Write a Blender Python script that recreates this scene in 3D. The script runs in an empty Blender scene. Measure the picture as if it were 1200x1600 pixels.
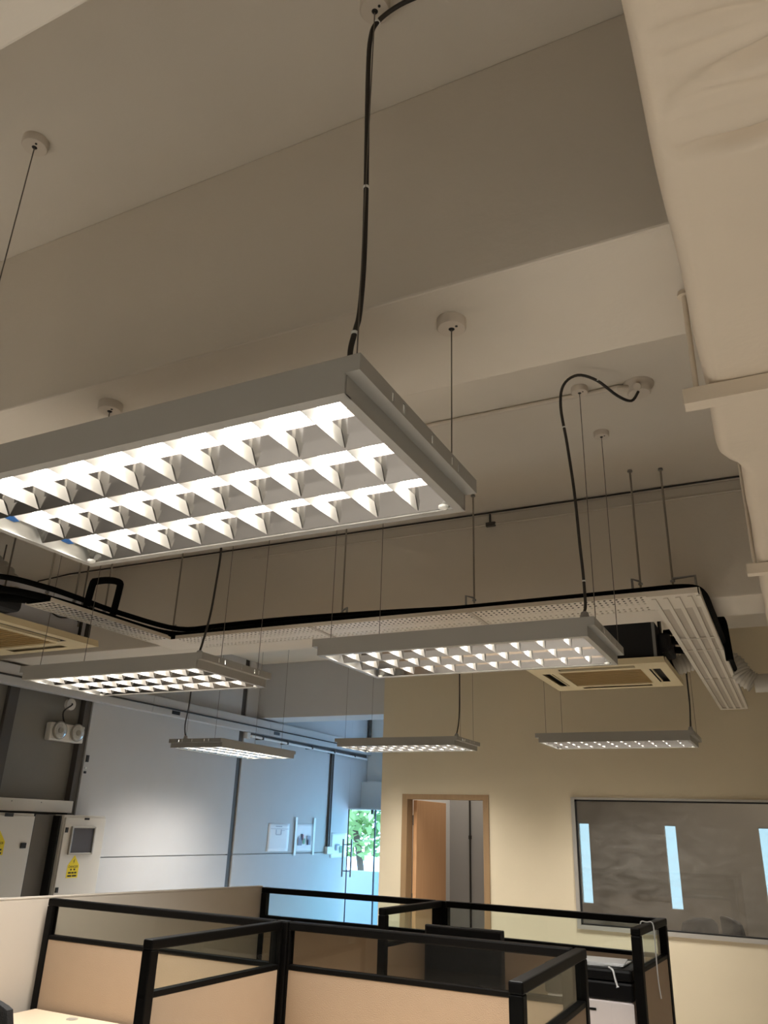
import bpy, bmesh, math, random
from mathutils import Vector, Matrix
random.seed(7)
PI = math.pi
H = 1.72                      # eye height; heights in the notes below are taken from the eye
C = bpy.context.scene.collection
S = bpy.context.scene

# ------------------------------------------------------------------ camera
cam = bpy.data.cameras.new('camera'); camo = bpy.data.objects.new('camera', cam); C.objects.link(camo)
cam.sensor_fit = 'VERTICAL'; cam.sensor_height = 36.0; cam.sensor_width = 27.0
cam.lens = 1223.79 / 1600 * 36.0
cam.clip_start = 0.02; cam.clip_end = 200
pitch, roll, yaw = 0.382497, 0.0337415, 0.471836
fwd = Vector((-math.sin(yaw)*math.cos(pitch), math.cos(yaw)*math.cos(pitch), math.sin(pitch)))
rgt = Vector((math.cos(yaw), math.sin(yaw), 0)); up = rgt.cross(fwd)
r2 = math.cos(roll)*rgt + math.sin(roll)*up; u2 = -math.sin(roll)*rgt + math.cos(roll)*up
mw = Matrix((r2, u2, -fwd)).transposed().to_4x4(); mw.translation = Vector((0, 0, H))
camo.matrix_world = mw
S.camera = camo

# ------------------------------------------------------------------ sky, exposure
world = bpy.data.worlds.new('sky'); S.world = world; world.use_nodes = True
bg = world.node_tree.nodes['Background']
bg.inputs[0].default_value = (0.38, 0.62, 1.0, 1); bg.inputs[1].default_value = 9.0
S.view_settings.view_transform = 'Standard'; S.view_settings.look = 'None'
S.view_settings.gamma = 1; S.view_settings.exposure = -0.05; S.view_settings.use_curve_mapping = False
S.cycles.max_bounces = 12; S.cycles.diffuse_bounces = 6; S.cycles.glossy_bounces = 4
S.cycles.transparent_max_bounces = 16
LAMP_W = 11.0                 # watts of each tube's downward beam
TUBE = 10.0                    # strength of the visible tube

# ------------------------------------------------------------------ materials
def lin(c):
    return tuple(((v/255)/12.92 if v/255 <= .04045 else ((v/255+.055)/1.055)**2.4) for v in c)
def mat(name, rgb, rough=.5, metal=0., bump=0., scale=40., vary=0., emit=None, estr=0., spec=None):
    m = bpy.data.materials.new(name); m.use_nodes = True
    nt = m.node_tree; b = nt.nodes['Principled BSDF']
    c = lin(rgb)
    b.inputs['Base Color'].default_value = (*c, 1); b.inputs['Roughness'].default_value = rough
    b.inputs['Metallic'].default_value = metal
    if spec is not None: b.inputs['Specular IOR Level'].default_value = spec
    if vary or bump:
        tc = nt.nodes.new('ShaderNodeTexCoord'); n = nt.nodes.new('ShaderNodeTexNoise')
        n.inputs['Scale'].default_value = scale; n.inputs['Detail'].default_value = 5
        nt.links.new(tc.outputs['Object'], n.inputs['Vector'])
    if vary:
        n2 = nt.nodes.new('ShaderNodeTexNoise'); n2.inputs['Scale'].default_value = scale*.06+1.2; n2.inputs['Detail'].default_value = 6
        nt.links.new(tc.outputs['Object'], n2.inputs['Vector'])
        mx = nt.nodes.new('ShaderNodeMix'); mx.data_type = 'RGBA'
        mx.inputs['A'].default_value = (*[v*(1-vary) for v in c], 1); mx.inputs['B'].default_value = (*[min(1, v*(1+vary)) for v in c], 1)
        nt.links.new(n2.outputs['Fac'], mx.inputs['Factor']); nt.links.new(mx.outputs['Result'], b.inputs['Base Color'])
    if bump:
        bp = nt.nodes.new('ShaderNodeBump'); bp.inputs['Strength'].default_value = bump; bp.inputs['Distance'].default_value = .004
        nt.links.new(n.outputs['Fac'], bp.inputs['Height']); nt.links.new(bp.outputs['Normal'], b.inputs['Normal'])
    if emit is not None:
        b.inputs['Emission Color'].default_value = (*emit, 1); b.inputs['Emission Strength'].default_value = estr
    return m
def wood(name, a, b_, scale=(2, 2, 14)):
    m = mat(name, a, .45); nt = m.node_tree; b = nt.nodes['Principled BSDF']
    tc = nt.nodes.new('ShaderNodeTexCoord'); mp = nt.nodes.new('ShaderNodeMapping'); mp.inputs['Scale'].default_value = (22, 22, 1.3)
    n = nt.nodes.new('ShaderNodeTexNoise'); n.inputs['Scale'].default_value = 1.6; n.inputs['Detail'].default_value = 6
    nt.links.new(tc.outputs['Object'], mp.inputs['Vector']); nt.links.new(mp.outputs['Vector'], n.inputs['Vector'])
    mx = nt.nodes.new('ShaderNodeMix'); mx.data_type = 'RGBA'
    mx.inputs['A'].default_value = (*lin(a), 1); mx.inputs['B'].default_value = (*lin(b_), 1)
    nt.links.new(n.outputs['Fac'], mx.inputs['Factor']); nt.links.new(mx.outputs['Result'], b.inputs['Base Color'])
    return m
def glass(name, tint=(1, 1, 1), rough=0.0, strength=1.0):
    m = bpy.data.materials.new(name); m.use_nodes = True; nt = m.node_tree; nt.nodes.clear()
    o = nt.nodes.new('ShaderNodeOutputMaterial'); t = nt.nodes.new('ShaderNodeBsdfTransparent'); g = nt.nodes.new('ShaderNodeBsdfGlossy')
    t.inputs[0].default_value = (*tint, 1); g.inputs['Roughness'].default_value = rough
    f = nt.nodes.new('ShaderNodeFresnel'); ge = nt.nodes.new('ShaderNodeNewGeometry'); mr = nt.nodes.new('ShaderNodeMapRange')
    mr.inputs[3].default_value = 1.45; mr.inputs[4].default_value = 1/1.45      # same reflectance entering and leaving the thin sheet
    nt.links.new(ge.outputs['Backfacing'], mr.inputs[0]); nt.links.new(mr.outputs[0], f.inputs[0])
    k = nt.nodes.new('ShaderNodeMath'); k.operation = 'MULTIPLY'; k.inputs[1].default_value = strength
    mx = nt.nodes.new('ShaderNodeMixShader')
    nt.links.new(f.outputs[0], k.inputs[0]); nt.links.new(k.outputs[0], mx.inputs[0])
    nt.links.new(t.outputs[0], mx.inputs[1]); nt.links.new(g.outputs[0], mx.inputs[2]); nt.links.new(mx.outputs[0], o.inputs[0])
    return m
def hazy(name):  # dust streaks plus a painted veil standing in for the pane's grey reflections
    m = glass(name, (.86, .86, .84), rough=.02, strength=1.1); nt = m.node_tree
    out = [n for n in nt.nodes if n.type == 'OUTPUT_MATERIAL'][0]; src = out.inputs[0].links[0].from_socket
    tc = nt.nodes.new('ShaderNodeTexCoord'); mp = nt.nodes.new('ShaderNodeMapping'); mp.inputs['Scale'].default_value = (1.3, 1, 3.5)
    n = nt.nodes.new('ShaderNodeTexNoise'); n.inputs['Scale'].default_value = 2.2; n.inputs['Detail'].default_value = 9; n.inputs['Roughness'].default_value = .7; n.inputs['Distortion'].default_value = 1.5
    r = nt.nodes.new('ShaderNodeMapRange'); r.inputs[1].default_value = .35; r.inputs[2].default_value = .75; r.inputs[3].default_value = .03; r.inputs[4].default_value = .13
    d = nt.nodes.new('ShaderNodeBsdfDiffuse'); d.inputs[0].default_value = (.62, .58, .52, 1); mx = nt.nodes.new('ShaderNodeMixShader')
    nt.links.new(tc.outputs['Object'], mp.inputs['Vector']); nt.links.new(mp.outputs['Vector'], n.inputs['Vector']); nt.links.new(n.outputs['Fac'], r.inputs[0])
    nt.links.new(r.outputs[0], mx.inputs[0]); nt.links.new(src, mx.inputs[1]); nt.links.new(d.outputs[0], mx.inputs[2]); nt.links.new(mx.outputs[0], out.inputs[0])
    return m
M = dict(
    ceiling=mat('ceiling_paint', (212, 204, 191), .9, bump=.15, scale=60, vary=.03),
    beam=mat('beam_paint', (212, 204, 191), .9, bump=.2, scale=50, vary=.03),
    greywall=mat('grey_wall_paint', (188, 187, 186), .75, bump=.15, scale=70, vary=.03),
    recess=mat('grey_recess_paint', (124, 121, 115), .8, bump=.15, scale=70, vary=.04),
    post=mat('taupe_steel_paint', (74, 70, 66), .6),
    cream=mat('cream_wall_paint', (204, 191, 164), .85, bump=.12, scale=80, vary=.02),
    white=mat('white_wall_paint', (222, 222, 220), .8, bump=.1, scale=70, vary=.02),
    corridor=mat('corridor_grey', (160, 158, 156), .7, vary=.03),
    meeting=mat('meeting_room_wall', (132, 124, 114), .8, vary=.06, scale=20),
    floor=mat('floor_tiles', (210, 205, 197), .95, bump=.6, scale=300, vary=.08),
    fixture=mat('fixture_white_enamel', (158, 156, 150), .45, vary=.01),
    reflector=mat('reflector_white', (240, 238, 232), .35),
    mirror=mat('mirror_aluminium', (152, 150, 148), .12, metal=1.),
    blade=mat('blade_satin_aluminium', (216, 213, 208), .45),
    holder=mat('lampholder_plastic', (235, 235, 230), .4),
    tube=mat('fluorescent_tube', (255, 250, 240), .3, emit=(1, .95, .87), estr=TUBE),
    bluetag=mat('blue_film', (40, 110, 190), .5),
    rose=mat('ceiling_rose_plastic', (206, 196, 182), .5),
    steel=mat('galvanised_steel', (150, 150, 148), .4, metal=.8, vary=.08, scale=30),
    wire=mat('steel_wire', (110, 104, 96), .5, metal=.3),
    rod=mat('hanger_rod_zinc', (140, 132, 120), .5, metal=.2),
    dark=mat('black_plastic', (22, 21, 20), .45),
    cable=mat('dark_cable', (40, 35, 30), .55),
    foam=mat('black_pipe_insulation', (8, 8, 7), .9, bump=.5, scale=60, spec=.1),
    duct=mat('painted_duct_wrap', (214, 201, 182), .7, bump=.25, scale=45, vary=.02),
    tray=mat('tray_cream_steel', (214, 206, 192), .5, vary=.03),
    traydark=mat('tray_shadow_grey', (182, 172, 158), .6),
    acpanel=mat('ac_panel_beige', (222, 206, 168), .5, vary=.01),
    acgrille=mat('ac_grille_brown', (168, 142, 94), .6),
    acbody=mat('ac_body_zinc', (188, 189, 196), .5, metal=0., vary=.1, scale=20),
    acblack=mat('ac_body_foam', (24, 24, 25), .8, bump=.3),
    flexwhite=mat('flexible_duct_pale', (190, 184, 172), .6),
    flexgrey=mat('flexible_duct_foil', (150, 146, 138), .4, metal=.5),
    frame=mat('black_powder_coat', (8, 7, 6), .5, spec=.12),
    smoked=glass('smoked_glass', (.80, .79, .75)),
    clear=glass('clear_glass', (.93, .97, .96)),
    slit=glass('tinted_slit_glass', (.50, .50, .44), strength=.6),
    facade=glass('facade_glass', (.88, .97, .96), strength=.8),
    dusty_haze=hazy('dusty_haze_glass'),
    panel=mat('beige_fabric_panel', (172, 150, 126), .85, bump=.3, scale=220, vary=.03),
    laminate=mat('white_laminate', (196, 187, 174), .5),
    desk=mat('desk_laminate', (212, 192, 166), .4, vary=.02),
    doorwood=wood('oak_door', (214, 170, 126), (198, 150, 106)),
    doorframe=wood('oak_frame', (150, 122, 88), (128, 102, 72)),
    alu=mat('satin_aluminium', (176, 172, 164), .35, metal=.4),
    cabinet=mat('cabinet_enamel', (216, 211, 202), .45),
    cabgap=mat('cabinet_side_grey', (104, 100, 94), .6, vary=.05),
    yellow=mat('yellow_sticker', (232, 208, 30), .5),
    ink=mat('black_ink', (24, 22, 10), .6),
    paper=mat('white_paper', (236, 238, 240), .8),
    greyink=mat('grey_pencil', (150, 156, 170), .8),
    redink=mat('red_print', (196, 120, 122), .8), greenink=mat('green_print', (130, 176, 150), .8), darkink=mat('dark_print', (60, 60, 78), .8),
    tape=mat('clear_tape', (222, 226, 220), .3),
    lens=glass('lamp_lens', (.95, .95, .95), rough=.05, strength=2.5),
    chrome=mat('chrome', (220, 220, 220), .12, metal=1.),
    stainless=mat('brushed_stainless', (150, 152, 152), .3, metal=1.),
    screen=mat('screen_black', (7, 7, 8), .5, spec=.2),
    printer=mat('printer_white', (224, 216, 214), .5),
    chair=mat('black_mesh_fabric', (30, 30, 31), .8, bump=.6, scale=200),
    bark=mat('tree_bark', (96, 84, 70), .9, bump=.8, scale=30, vary=.15),
    leaf=mat('green_leaf', (150, 182, 112), .55, vary=.35, scale=30),
    outside=mat('outside_wall', (130, 142, 150), .8, vary=.04),
    paving=mat('outside_paving', (176, 178, 176), .9, vary=.08),
    orange=mat('orange_panel', (206, 116, 84), .7),
)

# ------------------------------------------------------------------ mesh helpers
class MB:
    def __init__(s): s.v = []; s.f = []; s.sm = []
    def add(s, vs, fs, smooth=False):
        o = len(s.v); s.v += [tuple(v) for v in vs]
        for f in fs: s.f.append(tuple(i+o for i in f)); s.sm.append(smooth)
        return s
    def box(s, x0, x1, y0, y1, z0, z1):
        return s.add([(x0,y0,z0),(x1,y0,z0),(x1,y1,z0),(x0,y1,z0),(x0,y0,z1),(x1,y0,z1),(x1,y1,z1),(x0,y1,z1)],
                     [(0,3,2,1),(4,5,6,7),(0,1,5,4),(1,2,6,5),(2,3,7,6),(3,0,4,7)])
    def prism(s, pts, a, b, axis):            # closed outline pts (2D) extruded along axis; the other two axes in xyz order
        n = len(pts)
        def P(p, t):
            q = [p[0], p[1]]; q.insert(axis, t); return q
        vs = [P(p, a) for p in pts] + [P(p, b) for p in pts]
        fs = [tuple(range(n)), tuple(range(2*n-1, n-1, -1))] + [(i, i+n, (i+1) % n+n, (i+1) % n) for i in range(n)]
        return s.add(vs, fs)
    def tube(s, path, r, n=8, caps=True):
        P = [Vector(p) for p in path]; rr = r if isinstance(r, (list, tuple)) else [r]*len(P)
        vs = []; ref = None
        for i, p in enumerate(P):
            t = (P[min(i+1, len(P)-1)] - P[max(i-1, 0)]).normalized()
            if ref is None: ref = Vector((0,0,1)) if abs(t.z) < .9 else Vector((1,0,0))
            a = (ref - t*ref.dot(t)).normalized(); b = t.cross(a); ref = a
            for k in range(n):
                w = 2*PI*k/n; vs.append(p + (a*math.cos(w)+b*math.sin(w))*rr[i])
        fs = [(i*n+k, i*n+(k+1) % n, (i+1)*n+(k+1) % n, (i+1)*n+k) for i in range(len(P)-1) for k in range(n)]
        s.add(vs, fs, True)
        if caps: s.add(vs[:n], [tuple(range(n-1, -1, -1))]); s.add(vs[-n:], [tuple(range(n))])
        return s
    def lathe(s, prof, cx=0, cy=0, cz=0, n=24, smooth=True):   # prof: (r, z) from bottom to top
        vs = [(cx+r*math.cos(2*PI*k/n), cy+r*math.sin(2*PI*k/n), cz+z) for r, z in prof for k in range(n)]
        fs = [(i*n+k, i*n+(k+1) % n, (i+1)*n+(k+1) % n, (i+1)*n+k) for i in range(len(prof)-1) for k in range(n)]
        s.add(vs, fs, smooth)
        s.add(vs[:n], [tuple(range(n-1, -1, -1))]); s.add(vs[-n:], [tuple(range(n))])
        return s
    def build(s, name, m, parent=None, bevel=0., world=True, seg=2):
        off = parent_world(parent) if (parent is not None and world) else Vector((0,0,0))
        me = bpy.data.meshes.new(name)
        me.from_pydata([(v[0]-off.x, v[1]-off.y, v[2]-off.z) for v in s.v], [], s.f)
        me.polygons.foreach_set('use_smooth', s.sm)
        me.materials.append(M[m] if isinstance(m, str) else m)
        bm = bmesh.new(); bm.from_mesh(me); bmesh.ops.recalc_face_normals(bm, faces=bm.faces); bm.to_mesh(me); bm.free()
        o = bpy.data.objects.new(name, me); C.objects.link(o)
        if parent is not None: o.parent = parent
        if bevel:
            b = o.modifiers.new('bevel', 'BEVEL'); b.width = bevel; b.segments = seg; b.limit_method = 'ANGLE'
        return o
def parent_world(p):
    v = Vector(p.location)
    while p.parent is not None: p = p.parent; v = v + Vector(p.location)
    return v
def box(name, m, x0, x1, y0, y1, z0, z1, parent=None, bevel=0., world=True):
    return MB().box(x0, x1, y0, y1, z0, z1).build(name, m, parent, bevel, world)
def smooth_path(pts, k=6):                    # Catmull-Rom
    P = [Vector(p) for p in pts]; out = []
    for i in range(len(P)-1):
        p0, p1, p2, p3 = P[max(i-1, 0)], P[i], P[i+1], P[min(i+2, len(P)-1)]
        for j in range(k):
            t = j/k
            out.append(.5*((2*p1)+(p2-p0)*t+(2*p0-5*p1+4*p2-p3)*t*t+(3*p1-p0-3*p2+p3)*t**3))
    out.append(P[-1]); return out
def tag(o, label=None, cat=None, group=None, kind=None):
    if label: o['label'] = label
    if cat: o['category'] = cat
    if group: o['group'] = group
    if kind: o['kind'] = kind
    return o
def thing(name, label, cat, loc=(0,0,0), rz=0., group=None):
    o = bpy.data.objects.new(name, None); C.objects.link(o); o.location = loc; o.rotation_euler = (0, 0, rz); o.empty_display_size = .1
    return tag(o, label, cat, group)
def struct(o, label=None): return tag(o, label, None, None, 'structure')
KIDS = {}
def copy_tree(o, parent=None):
    c = o.copy(); C.objects.link(c)
    if parent is not None: c.parent = parent
    for ch in list(o.children): copy_tree(ch, c)
    return c
def text_mesh(body, size):
    cu = bpy.data.curves.new('lettering', 'FONT'); cu.body = body; cu.size = size; cu.align_x = 'CENTER'; cu.extrude = .0003
    o = bpy.data.objects.new('lettering', cu); C.objects.link(o)
    me = bpy.data.meshes.new_from_object(o.evaluated_get(bpy.context.evaluated_depsgraph_get()))
    bpy.data.objects.remove(o); me.materials.clear(); me.materials.append(M['ink']); return me

# ================================================================== SETTING
CZ = H+1.855; BZ = H+1.19                     # ceiling and beam soffit
struct(box('floor', 'floor', -6.2, 3.3, -3.6, 10.57, -.1, 0))
struct(box('ceiling', 'ceiling', -6.2, 3.3, -3.6, 11.3, CZ, CZ+.15))
for i, (y0, y1, x1) in enumerate(((.11, .534, 3.2), (1.41, 1.835, 3.2), (4.40, 4.82, 3.2), (8.15, 8.57, -4.0))):
    struct(box('trim_%d' % (i+1), 'beam' if i < 3 else 'greywall', -5.85 if i < 3 else -5.8, x1, y0, y1, BZ, CZ, bevel=.006), 'painted concrete ceiling beam')
struct(box('wall_right', 'white', 3.2, 3.3, -3.6, 8.0, 0, CZ))
struct(box('wall_rear', 'white', -6.2, 3.3, -3.7, -3.6, 0, CZ))

# left wall: precast panels with recessed joints
wl = struct(box('wall_left', 'greywall', -6.1, -5.83, 5.5, 10.57, 0, CZ))
for y0, y1 in ((5.5, 7.80), (7.90, 10.57)):
    for z0, z1 in ((.0, H-.342), (H-.334, CZ)):
        box('panel', 'greywall', -5.83, -5.80, y0, y1, z0, z1, wl, bevel=.002)
box('panel', 'greywall', -6.1, -5.80, 10.57, 11.1, H+.235, CZ, wl)
struct(box('trim_5', 'post', -5.83, -5.815, 7.805, 7.895, 0, CZ), 'shadowed steel post between wall panels')
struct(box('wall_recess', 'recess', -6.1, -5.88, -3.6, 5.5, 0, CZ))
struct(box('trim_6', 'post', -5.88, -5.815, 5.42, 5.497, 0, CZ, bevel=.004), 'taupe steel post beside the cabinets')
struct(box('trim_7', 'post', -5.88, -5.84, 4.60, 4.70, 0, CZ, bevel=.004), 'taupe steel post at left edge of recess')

# cream wall with the door and the internal window
YW = 8.0
wb = MB()
DX0, DX1, DT = -3.745, -2.787, H+.335
WX0, WX1, WB_, WT = -1.955, 2.4, H-.80, H+.325
wb.box(-4.0, DX0, YW, YW+.12, 0, CZ).box(DX0, DX1, YW, YW+.12, DT, CZ).box(DX1, WX0, YW, YW+.12, 0, CZ)
wb.box(WX0, WX1, YW, YW+.12, WT, CZ).box(WX0, WX1, YW, YW+.12, 0, WB_).box(WX1, 3.3, YW, YW+.12, 0, CZ)
struct(wb.build('wall_back', 'cream'))
struct(box('wall_lobby', 'white', -4.0, -3.9, YW+.12, 10.57, 0, CZ))

# door_1: oak frame, open leaf
d1 = struct(MB().box(DX0, DX0+.06, YW-.012, YW+.13, 0, DT).box(DX1-.06, DX1, YW-.012, YW+.13, 0, DT).box(DX0+.06, DX1-.06, YW-.012, YW+.13, DT-.05, DT).build('door_1', 'doorframe'), 'oak framed doorway standing open in the cream wall')
leaf = MB().box(-3.682, -3.640, YW+.14, YW+.14+.82, .02, DT-.055).build('door_leaf', 'doorwood', d1, bevel=.003)
for z in (.3, 1.0, 1.75):
    MB().tube([(-3.684, YW+.137, z), (-3.684, YW+.137, z+.1)], .009).build('hinge', 'stainless', leaf)
MB().tube([(-3.64, YW+.88, .98), (-3.59, YW+.88, .98), (-3.59, YW+.78, .98)], .009).build('door_handle', 'stainless', leaf)
# corridor behind the door
wc = struct(box('wall_corridor', 'corridor', -3.9, -2.66, 9.75, 9.85, 0, CZ))
box('panel', 'corridor', -3.9, -3.632, 9.72, 9.75, 0, CZ-.01, wc); box('panel', 'corridor', -3.622, -2.68, 9.72, 9.75, 0, CZ-.01, wc)
struct(box('wall_divider', 'meeting', -2.66, -2.58, YW+.12, 10.5, 0, CZ))
pp = MB().tube([(-3.627, 9.70, 0), (-3.627, 9.70, CZ)], .011)
pp.tube([(-3.627, 9.70, 1.62), (-3.627, 9.70, 1.66)], .02)
tag(pp.build('pipe', 'cable'), 'thin dark upright pipe on grey wall seen through the open doorway', 'pipe')

# window_1: internal glazing to the meeting room
fw = .035
w1 = struct(MB().box(WX0, WX0+fw, YW-.02, YW+.06, WB_, WT).box(WX1-fw, WX1, YW-.02, YW+.06, WB_, WT).box(WX0+fw, WX1-fw, YW-.02, YW+.06, WB_, WB_+fw).box(WX0+fw, WX1-fw, YW-.02, YW+.06, WT-.02, WT).build('window_1', 'alu'), 'long aluminium framed internal window')
box('gasket', 'dark', WX0+fw, WX0+fw+.012, YW-.005, YW+.03, WB_+fw, WT-.02, w1)
box('gasket', 'dark', WX0+fw, WX1-fw, YW-.005, YW+.03, WB_+fw, WB_+fw+.012, w1); box('gasket', 'dark', WX0+fw, WX1-fw, YW-.005, YW+.03, WT-.034, WT-.02, w1)
box('pane', 'dusty_haze', WX0+fw+.012, WX1-fw, YW+.008, YW+.014, WB_+fw+.012, WT-.034, w1)
# meeting room shell with slit windows to daylight
YM = 10.5
slits = [-2.497+1.023*k for k in range(5)]; SW, SB, ST = .137, H-.775, H+.128
wm = MB(); xs = -2.66
for x in slits:
    wm.box(xs, x, YM, YM+.1, 0, CZ); wm.box(x, x+SW, YM, YM+.1, 0, SB).box(x, x+SW, YM, YM+.1, ST, CZ); xs = x+SW
wm.box(xs, 3.3, YM, YM+.1, 0, CZ)
struct(wm.build('wall_meeting', 'meeting'))
struct(box('wall_meeting_right', 'meeting', 3.2, 3.3, 8.0, 10.6, 0, CZ))
for i, x in enumerate(slits):
    w = struct(MB().box(x, x+.008, YM+.02, YM+.05, SB, ST).box(x+SW-.008, x+SW, YM+.02, YM+.05, SB, ST).box(x+.008, x+SW-.008, YM+.02, YM+.05, SB, SB+.008).box(x+.008, x+SW-.008, YM+.02, YM+.05, ST-.008, ST).build('window_%d' % (i+2), 'alu'), 'narrow upright slit window in meeting room wall')
    box('pane', 'slit', x+.008, x+SW-.008, YM+.03, YM+.036, SB+.008, ST-.008, w)

# lobby end: glass front, lintel, upper wall
struct(box('wall_far', 'white', -5.8, -3.9, 11.1, 11.25, H+.62, CZ))
struct(MB().box(-5.8, -3.9, 10.93, 11.1, H+.235, H+.62).box(-5.8, -3.9, 10.56, 10.93, H+.222, H+.24).build('trim_8', 'white'), 'white lintel box above the glass front')
w9 = struct(MB().box(-5.375, -5.36, 10.56, 10.585, 0, H+.222).build('window_9', 'dark'), 'frameless glass front of the lobby')
box('pane', 'facade', -5.36, -4.0, 10.567, 10.577, .0, H+.222, w9)
box('patch_fitting', 'dark', -5.43, -5.40, 10.555, 10.585, H+.165, H+.222, w9)
# opened glass leaf, seen nearly edge on
d2 = bpy.data.objects.new('door_2', None); C.objects.link(d2); d2.location = (-5.79, 10.55, 0); d2.rotation_euler = (0, 0, math.atan2(-.874, .486))
struct(d2, 'open frameless glass door leaf')
box('pane', 'facade', 0, .80, -.006, .006, .01, H+.21, d2, world=False)
box('edge_seal', 'dark', .80, .806, -.007, .007, .01, H+.21, d2, world=False)
hb = MB()
for s in (-1, 1): hb.tube([(.70, s*.055, H-.62), (.70, s*.055, H-.16)], .013, 10)
for z in (H-.55, H-.23): hb.tube([(.70, -.055, z), (.70, .055, z)], .007)
hb.build('pull_handle', 'stainless', d2, world=False)
tag(MB().tube(smooth_path([(-5.4, 11.09, H+1.3), (-5.4, 11.08, H+.85), (-5.3, 11.08, H+.7), (-4.9, 11.08, H+.7)]), .022).build('drain_pipe', 'greywall'), 'grey drain pipe bending along the upper lobby wall', 'pipe')
tag(MB().tube([(-5.795+.03, 11.07, H+1.2), (-5.795+.03, 11.07, CZ)], .03).build('downpipe', 'post'), 'dark upright pipe high in the lobby corner', 'pipe')

# outside: paving, parapet wall, tree
struct(box('ground', 'paving', -16, -3.2, 10.6, 24, -.12, -.02))
struct(box('wall_outside', 'outside', -14, -5.0, 13.6, 13.8, -.05, H-.74), 'low pale garden wall outside the glass front')
tr = thing('tree', 'leafy green tree outside behind the low garden wall', 'tree', (-8.6, 16.4, 0))
MB().tube(smooth_path([(-8.5, 16.4, -.02), (-8.7, 16.4, 1.2), (-8.95, 16.4, 2.3), (-9.1, 16.5, 3.4)]), [.08-.0015*k for k in range(19)], 10).build('trunk', 'bark', tr)
bb = MB()
for a, l in ((.4, 1.5), (2.0, 1.7), (3.6, 1.4), (5.2, 1.6)):
    bb.tube(smooth_path([(-8.95, 16.4, 2.2), (-8.95+.5*l*math.cos(a), 16.4+.5*l*math.sin(a), 2.9), (-8.95+l*math.cos(a), 16.4+l*math.sin(a), 3.3)]), .035, 6)
bb.build('branch', 'bark', tr)
fo = MB()
for k in range(5200):
    while True:
        p = Vector((random.uniform(-1, 1), random.uniform(-1, 1), random.uniform(-1, 1)))
        if .25 < p.length < 1: break
    c = Vector((-8.95+p.x*2.6, 16.5+p.y*1.6, 3.0+p.z*1.95))
    a = Vector((random.gauss(0, 1), random.gauss(0, 1), random.gauss(0, .6))).normalized(); b = a.cross(Vector((random.gauss(0, 1), random.gauss(0, 1), random.gauss(0, 1)))).normalized()
    l = random.uniform(.09, .17)
    fo.add([c-a*l, c+b*l*.42, c+a*l, c-b*l*.42], [(0, 1, 2, 3)])
tag(fo.build('foliage', 'leaf', tr), kind='stuff')
pn = thing('sign_board', 'orange board on a post standing before the tree outside', 'board', (-9.0, 14.6, 0))
box('board', 'orange', -8.86, -8.66, 14.58, 14.62, H-.3, H+.02, pn, bevel=.004); MB().tube([(-8.76, 14.63, -.02), (-8.76, 14.63, H-.1)], .02).build('post', 'steel', pn)

# ================================================================== INSULATED DUCT (right)
def dx(y): 
    t = min(1, max(0, (y-2.03)/.15)); t = t*t*(3-2*t)
    return -.058+.047*t+.0015*math.sin(y*5.1)
dm = MB(); ny, prof = 150, []
zb, zt, xr = H+.927, H+1.165, .98
for j in range(ny+1):
    y = -2.2+10.1*j/ny if True else 0
    prof.append(y)
fine = sorted(set([round(-2.2+.25*k, 4) for k in range(11)] + [round(.5+.025*k, 4) for k in range(9)]+[round(.72+.0055*k, 4) for k in range(55)]+[round(1.03+.02*k, 4) for k in range(11)] + [round(1.25+.04*k, 4) for k in range(70)] + [round(4.05+.25*k, 4) for k in range(5)]))
cr = .036
def ring(y):
    xl = dx(y); pts = []
    for k in range(9): a = PI+ (PI/2)*k/8; pts.append((xl+cr+cr*math.cos(a), zb+cr+cr*math.sin(a)))
    for k in range(1, 30): pts.append((xl+cr+(xr-xl-2*cr)*k/30, zb))
    for k in range(5): a = 1.5*PI+(PI/2)*k/4; pts.append((xr-cr+cr*math.cos(a), zb+cr+cr*math.sin(a)))
    for k in range(3): a = (PI/2)*k/2; pts.append((xr-cr+cr*math.cos(a), zt-cr+cr*math.sin(a)))
    for k in range(3): a = PI/2+(PI/2)*k/2; pts.append((xl+cr+cr*math.cos(a), zt-cr+cr*math.sin(a)))
    out = []
    for i, (x, z) in enumerate(pts):
        if z < zb+.06:
            f = min(1, max(0, (x+.045)/.07))
            w = 0
            for yc, amp, wd, sl in ((.762, .006, .010, .02), (.790, .008, .011, -.12), (.822, .007, .010, .06), (.850, .009, .012, -.05), (.882, .007, .010, .1), (.912, .008, .011, -.02), (.952, .012, .012, .04), (2.03, .007, .03, .05), (2.11, .006, .03, -.04)):
                yy = yc+sl*x+.012*math.sin(x*17+yc*40)
                w += amp*math.exp(-((y-yy)/wd)**2)*(.6+.4*math.sin(x*9+yc*60))
            z += 2.5*w*f+.0018*math.sin(x*23+y*4)*math.sin(y*7)
            x -= .0015*math.sin(y*13+1)*(1 if x < xl_mid(xl) else 0)
        out.append((x, y, z))
    return out
def xl_mid(xl): return xl+.06
rings = [ring(y) for y in fine]; n = len(rings[0]); vs = [p for r in rings for p in r]
dm.add(vs, [(i*n+k, i*n+(k+1) % n, (i+1)*n+(k+1) % n, (i+1)*n+k) for i in range(len(rings)-1) for k in range(n)], True)
dm.add(rings[0], [tuple(range(n))]); dm.add(rings[-1], [tuple(range(n))])
tag(dm.build('air_duct', 'duct'), 'wide pale wrapped air duct with creases running along the right side', 'duct')
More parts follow.
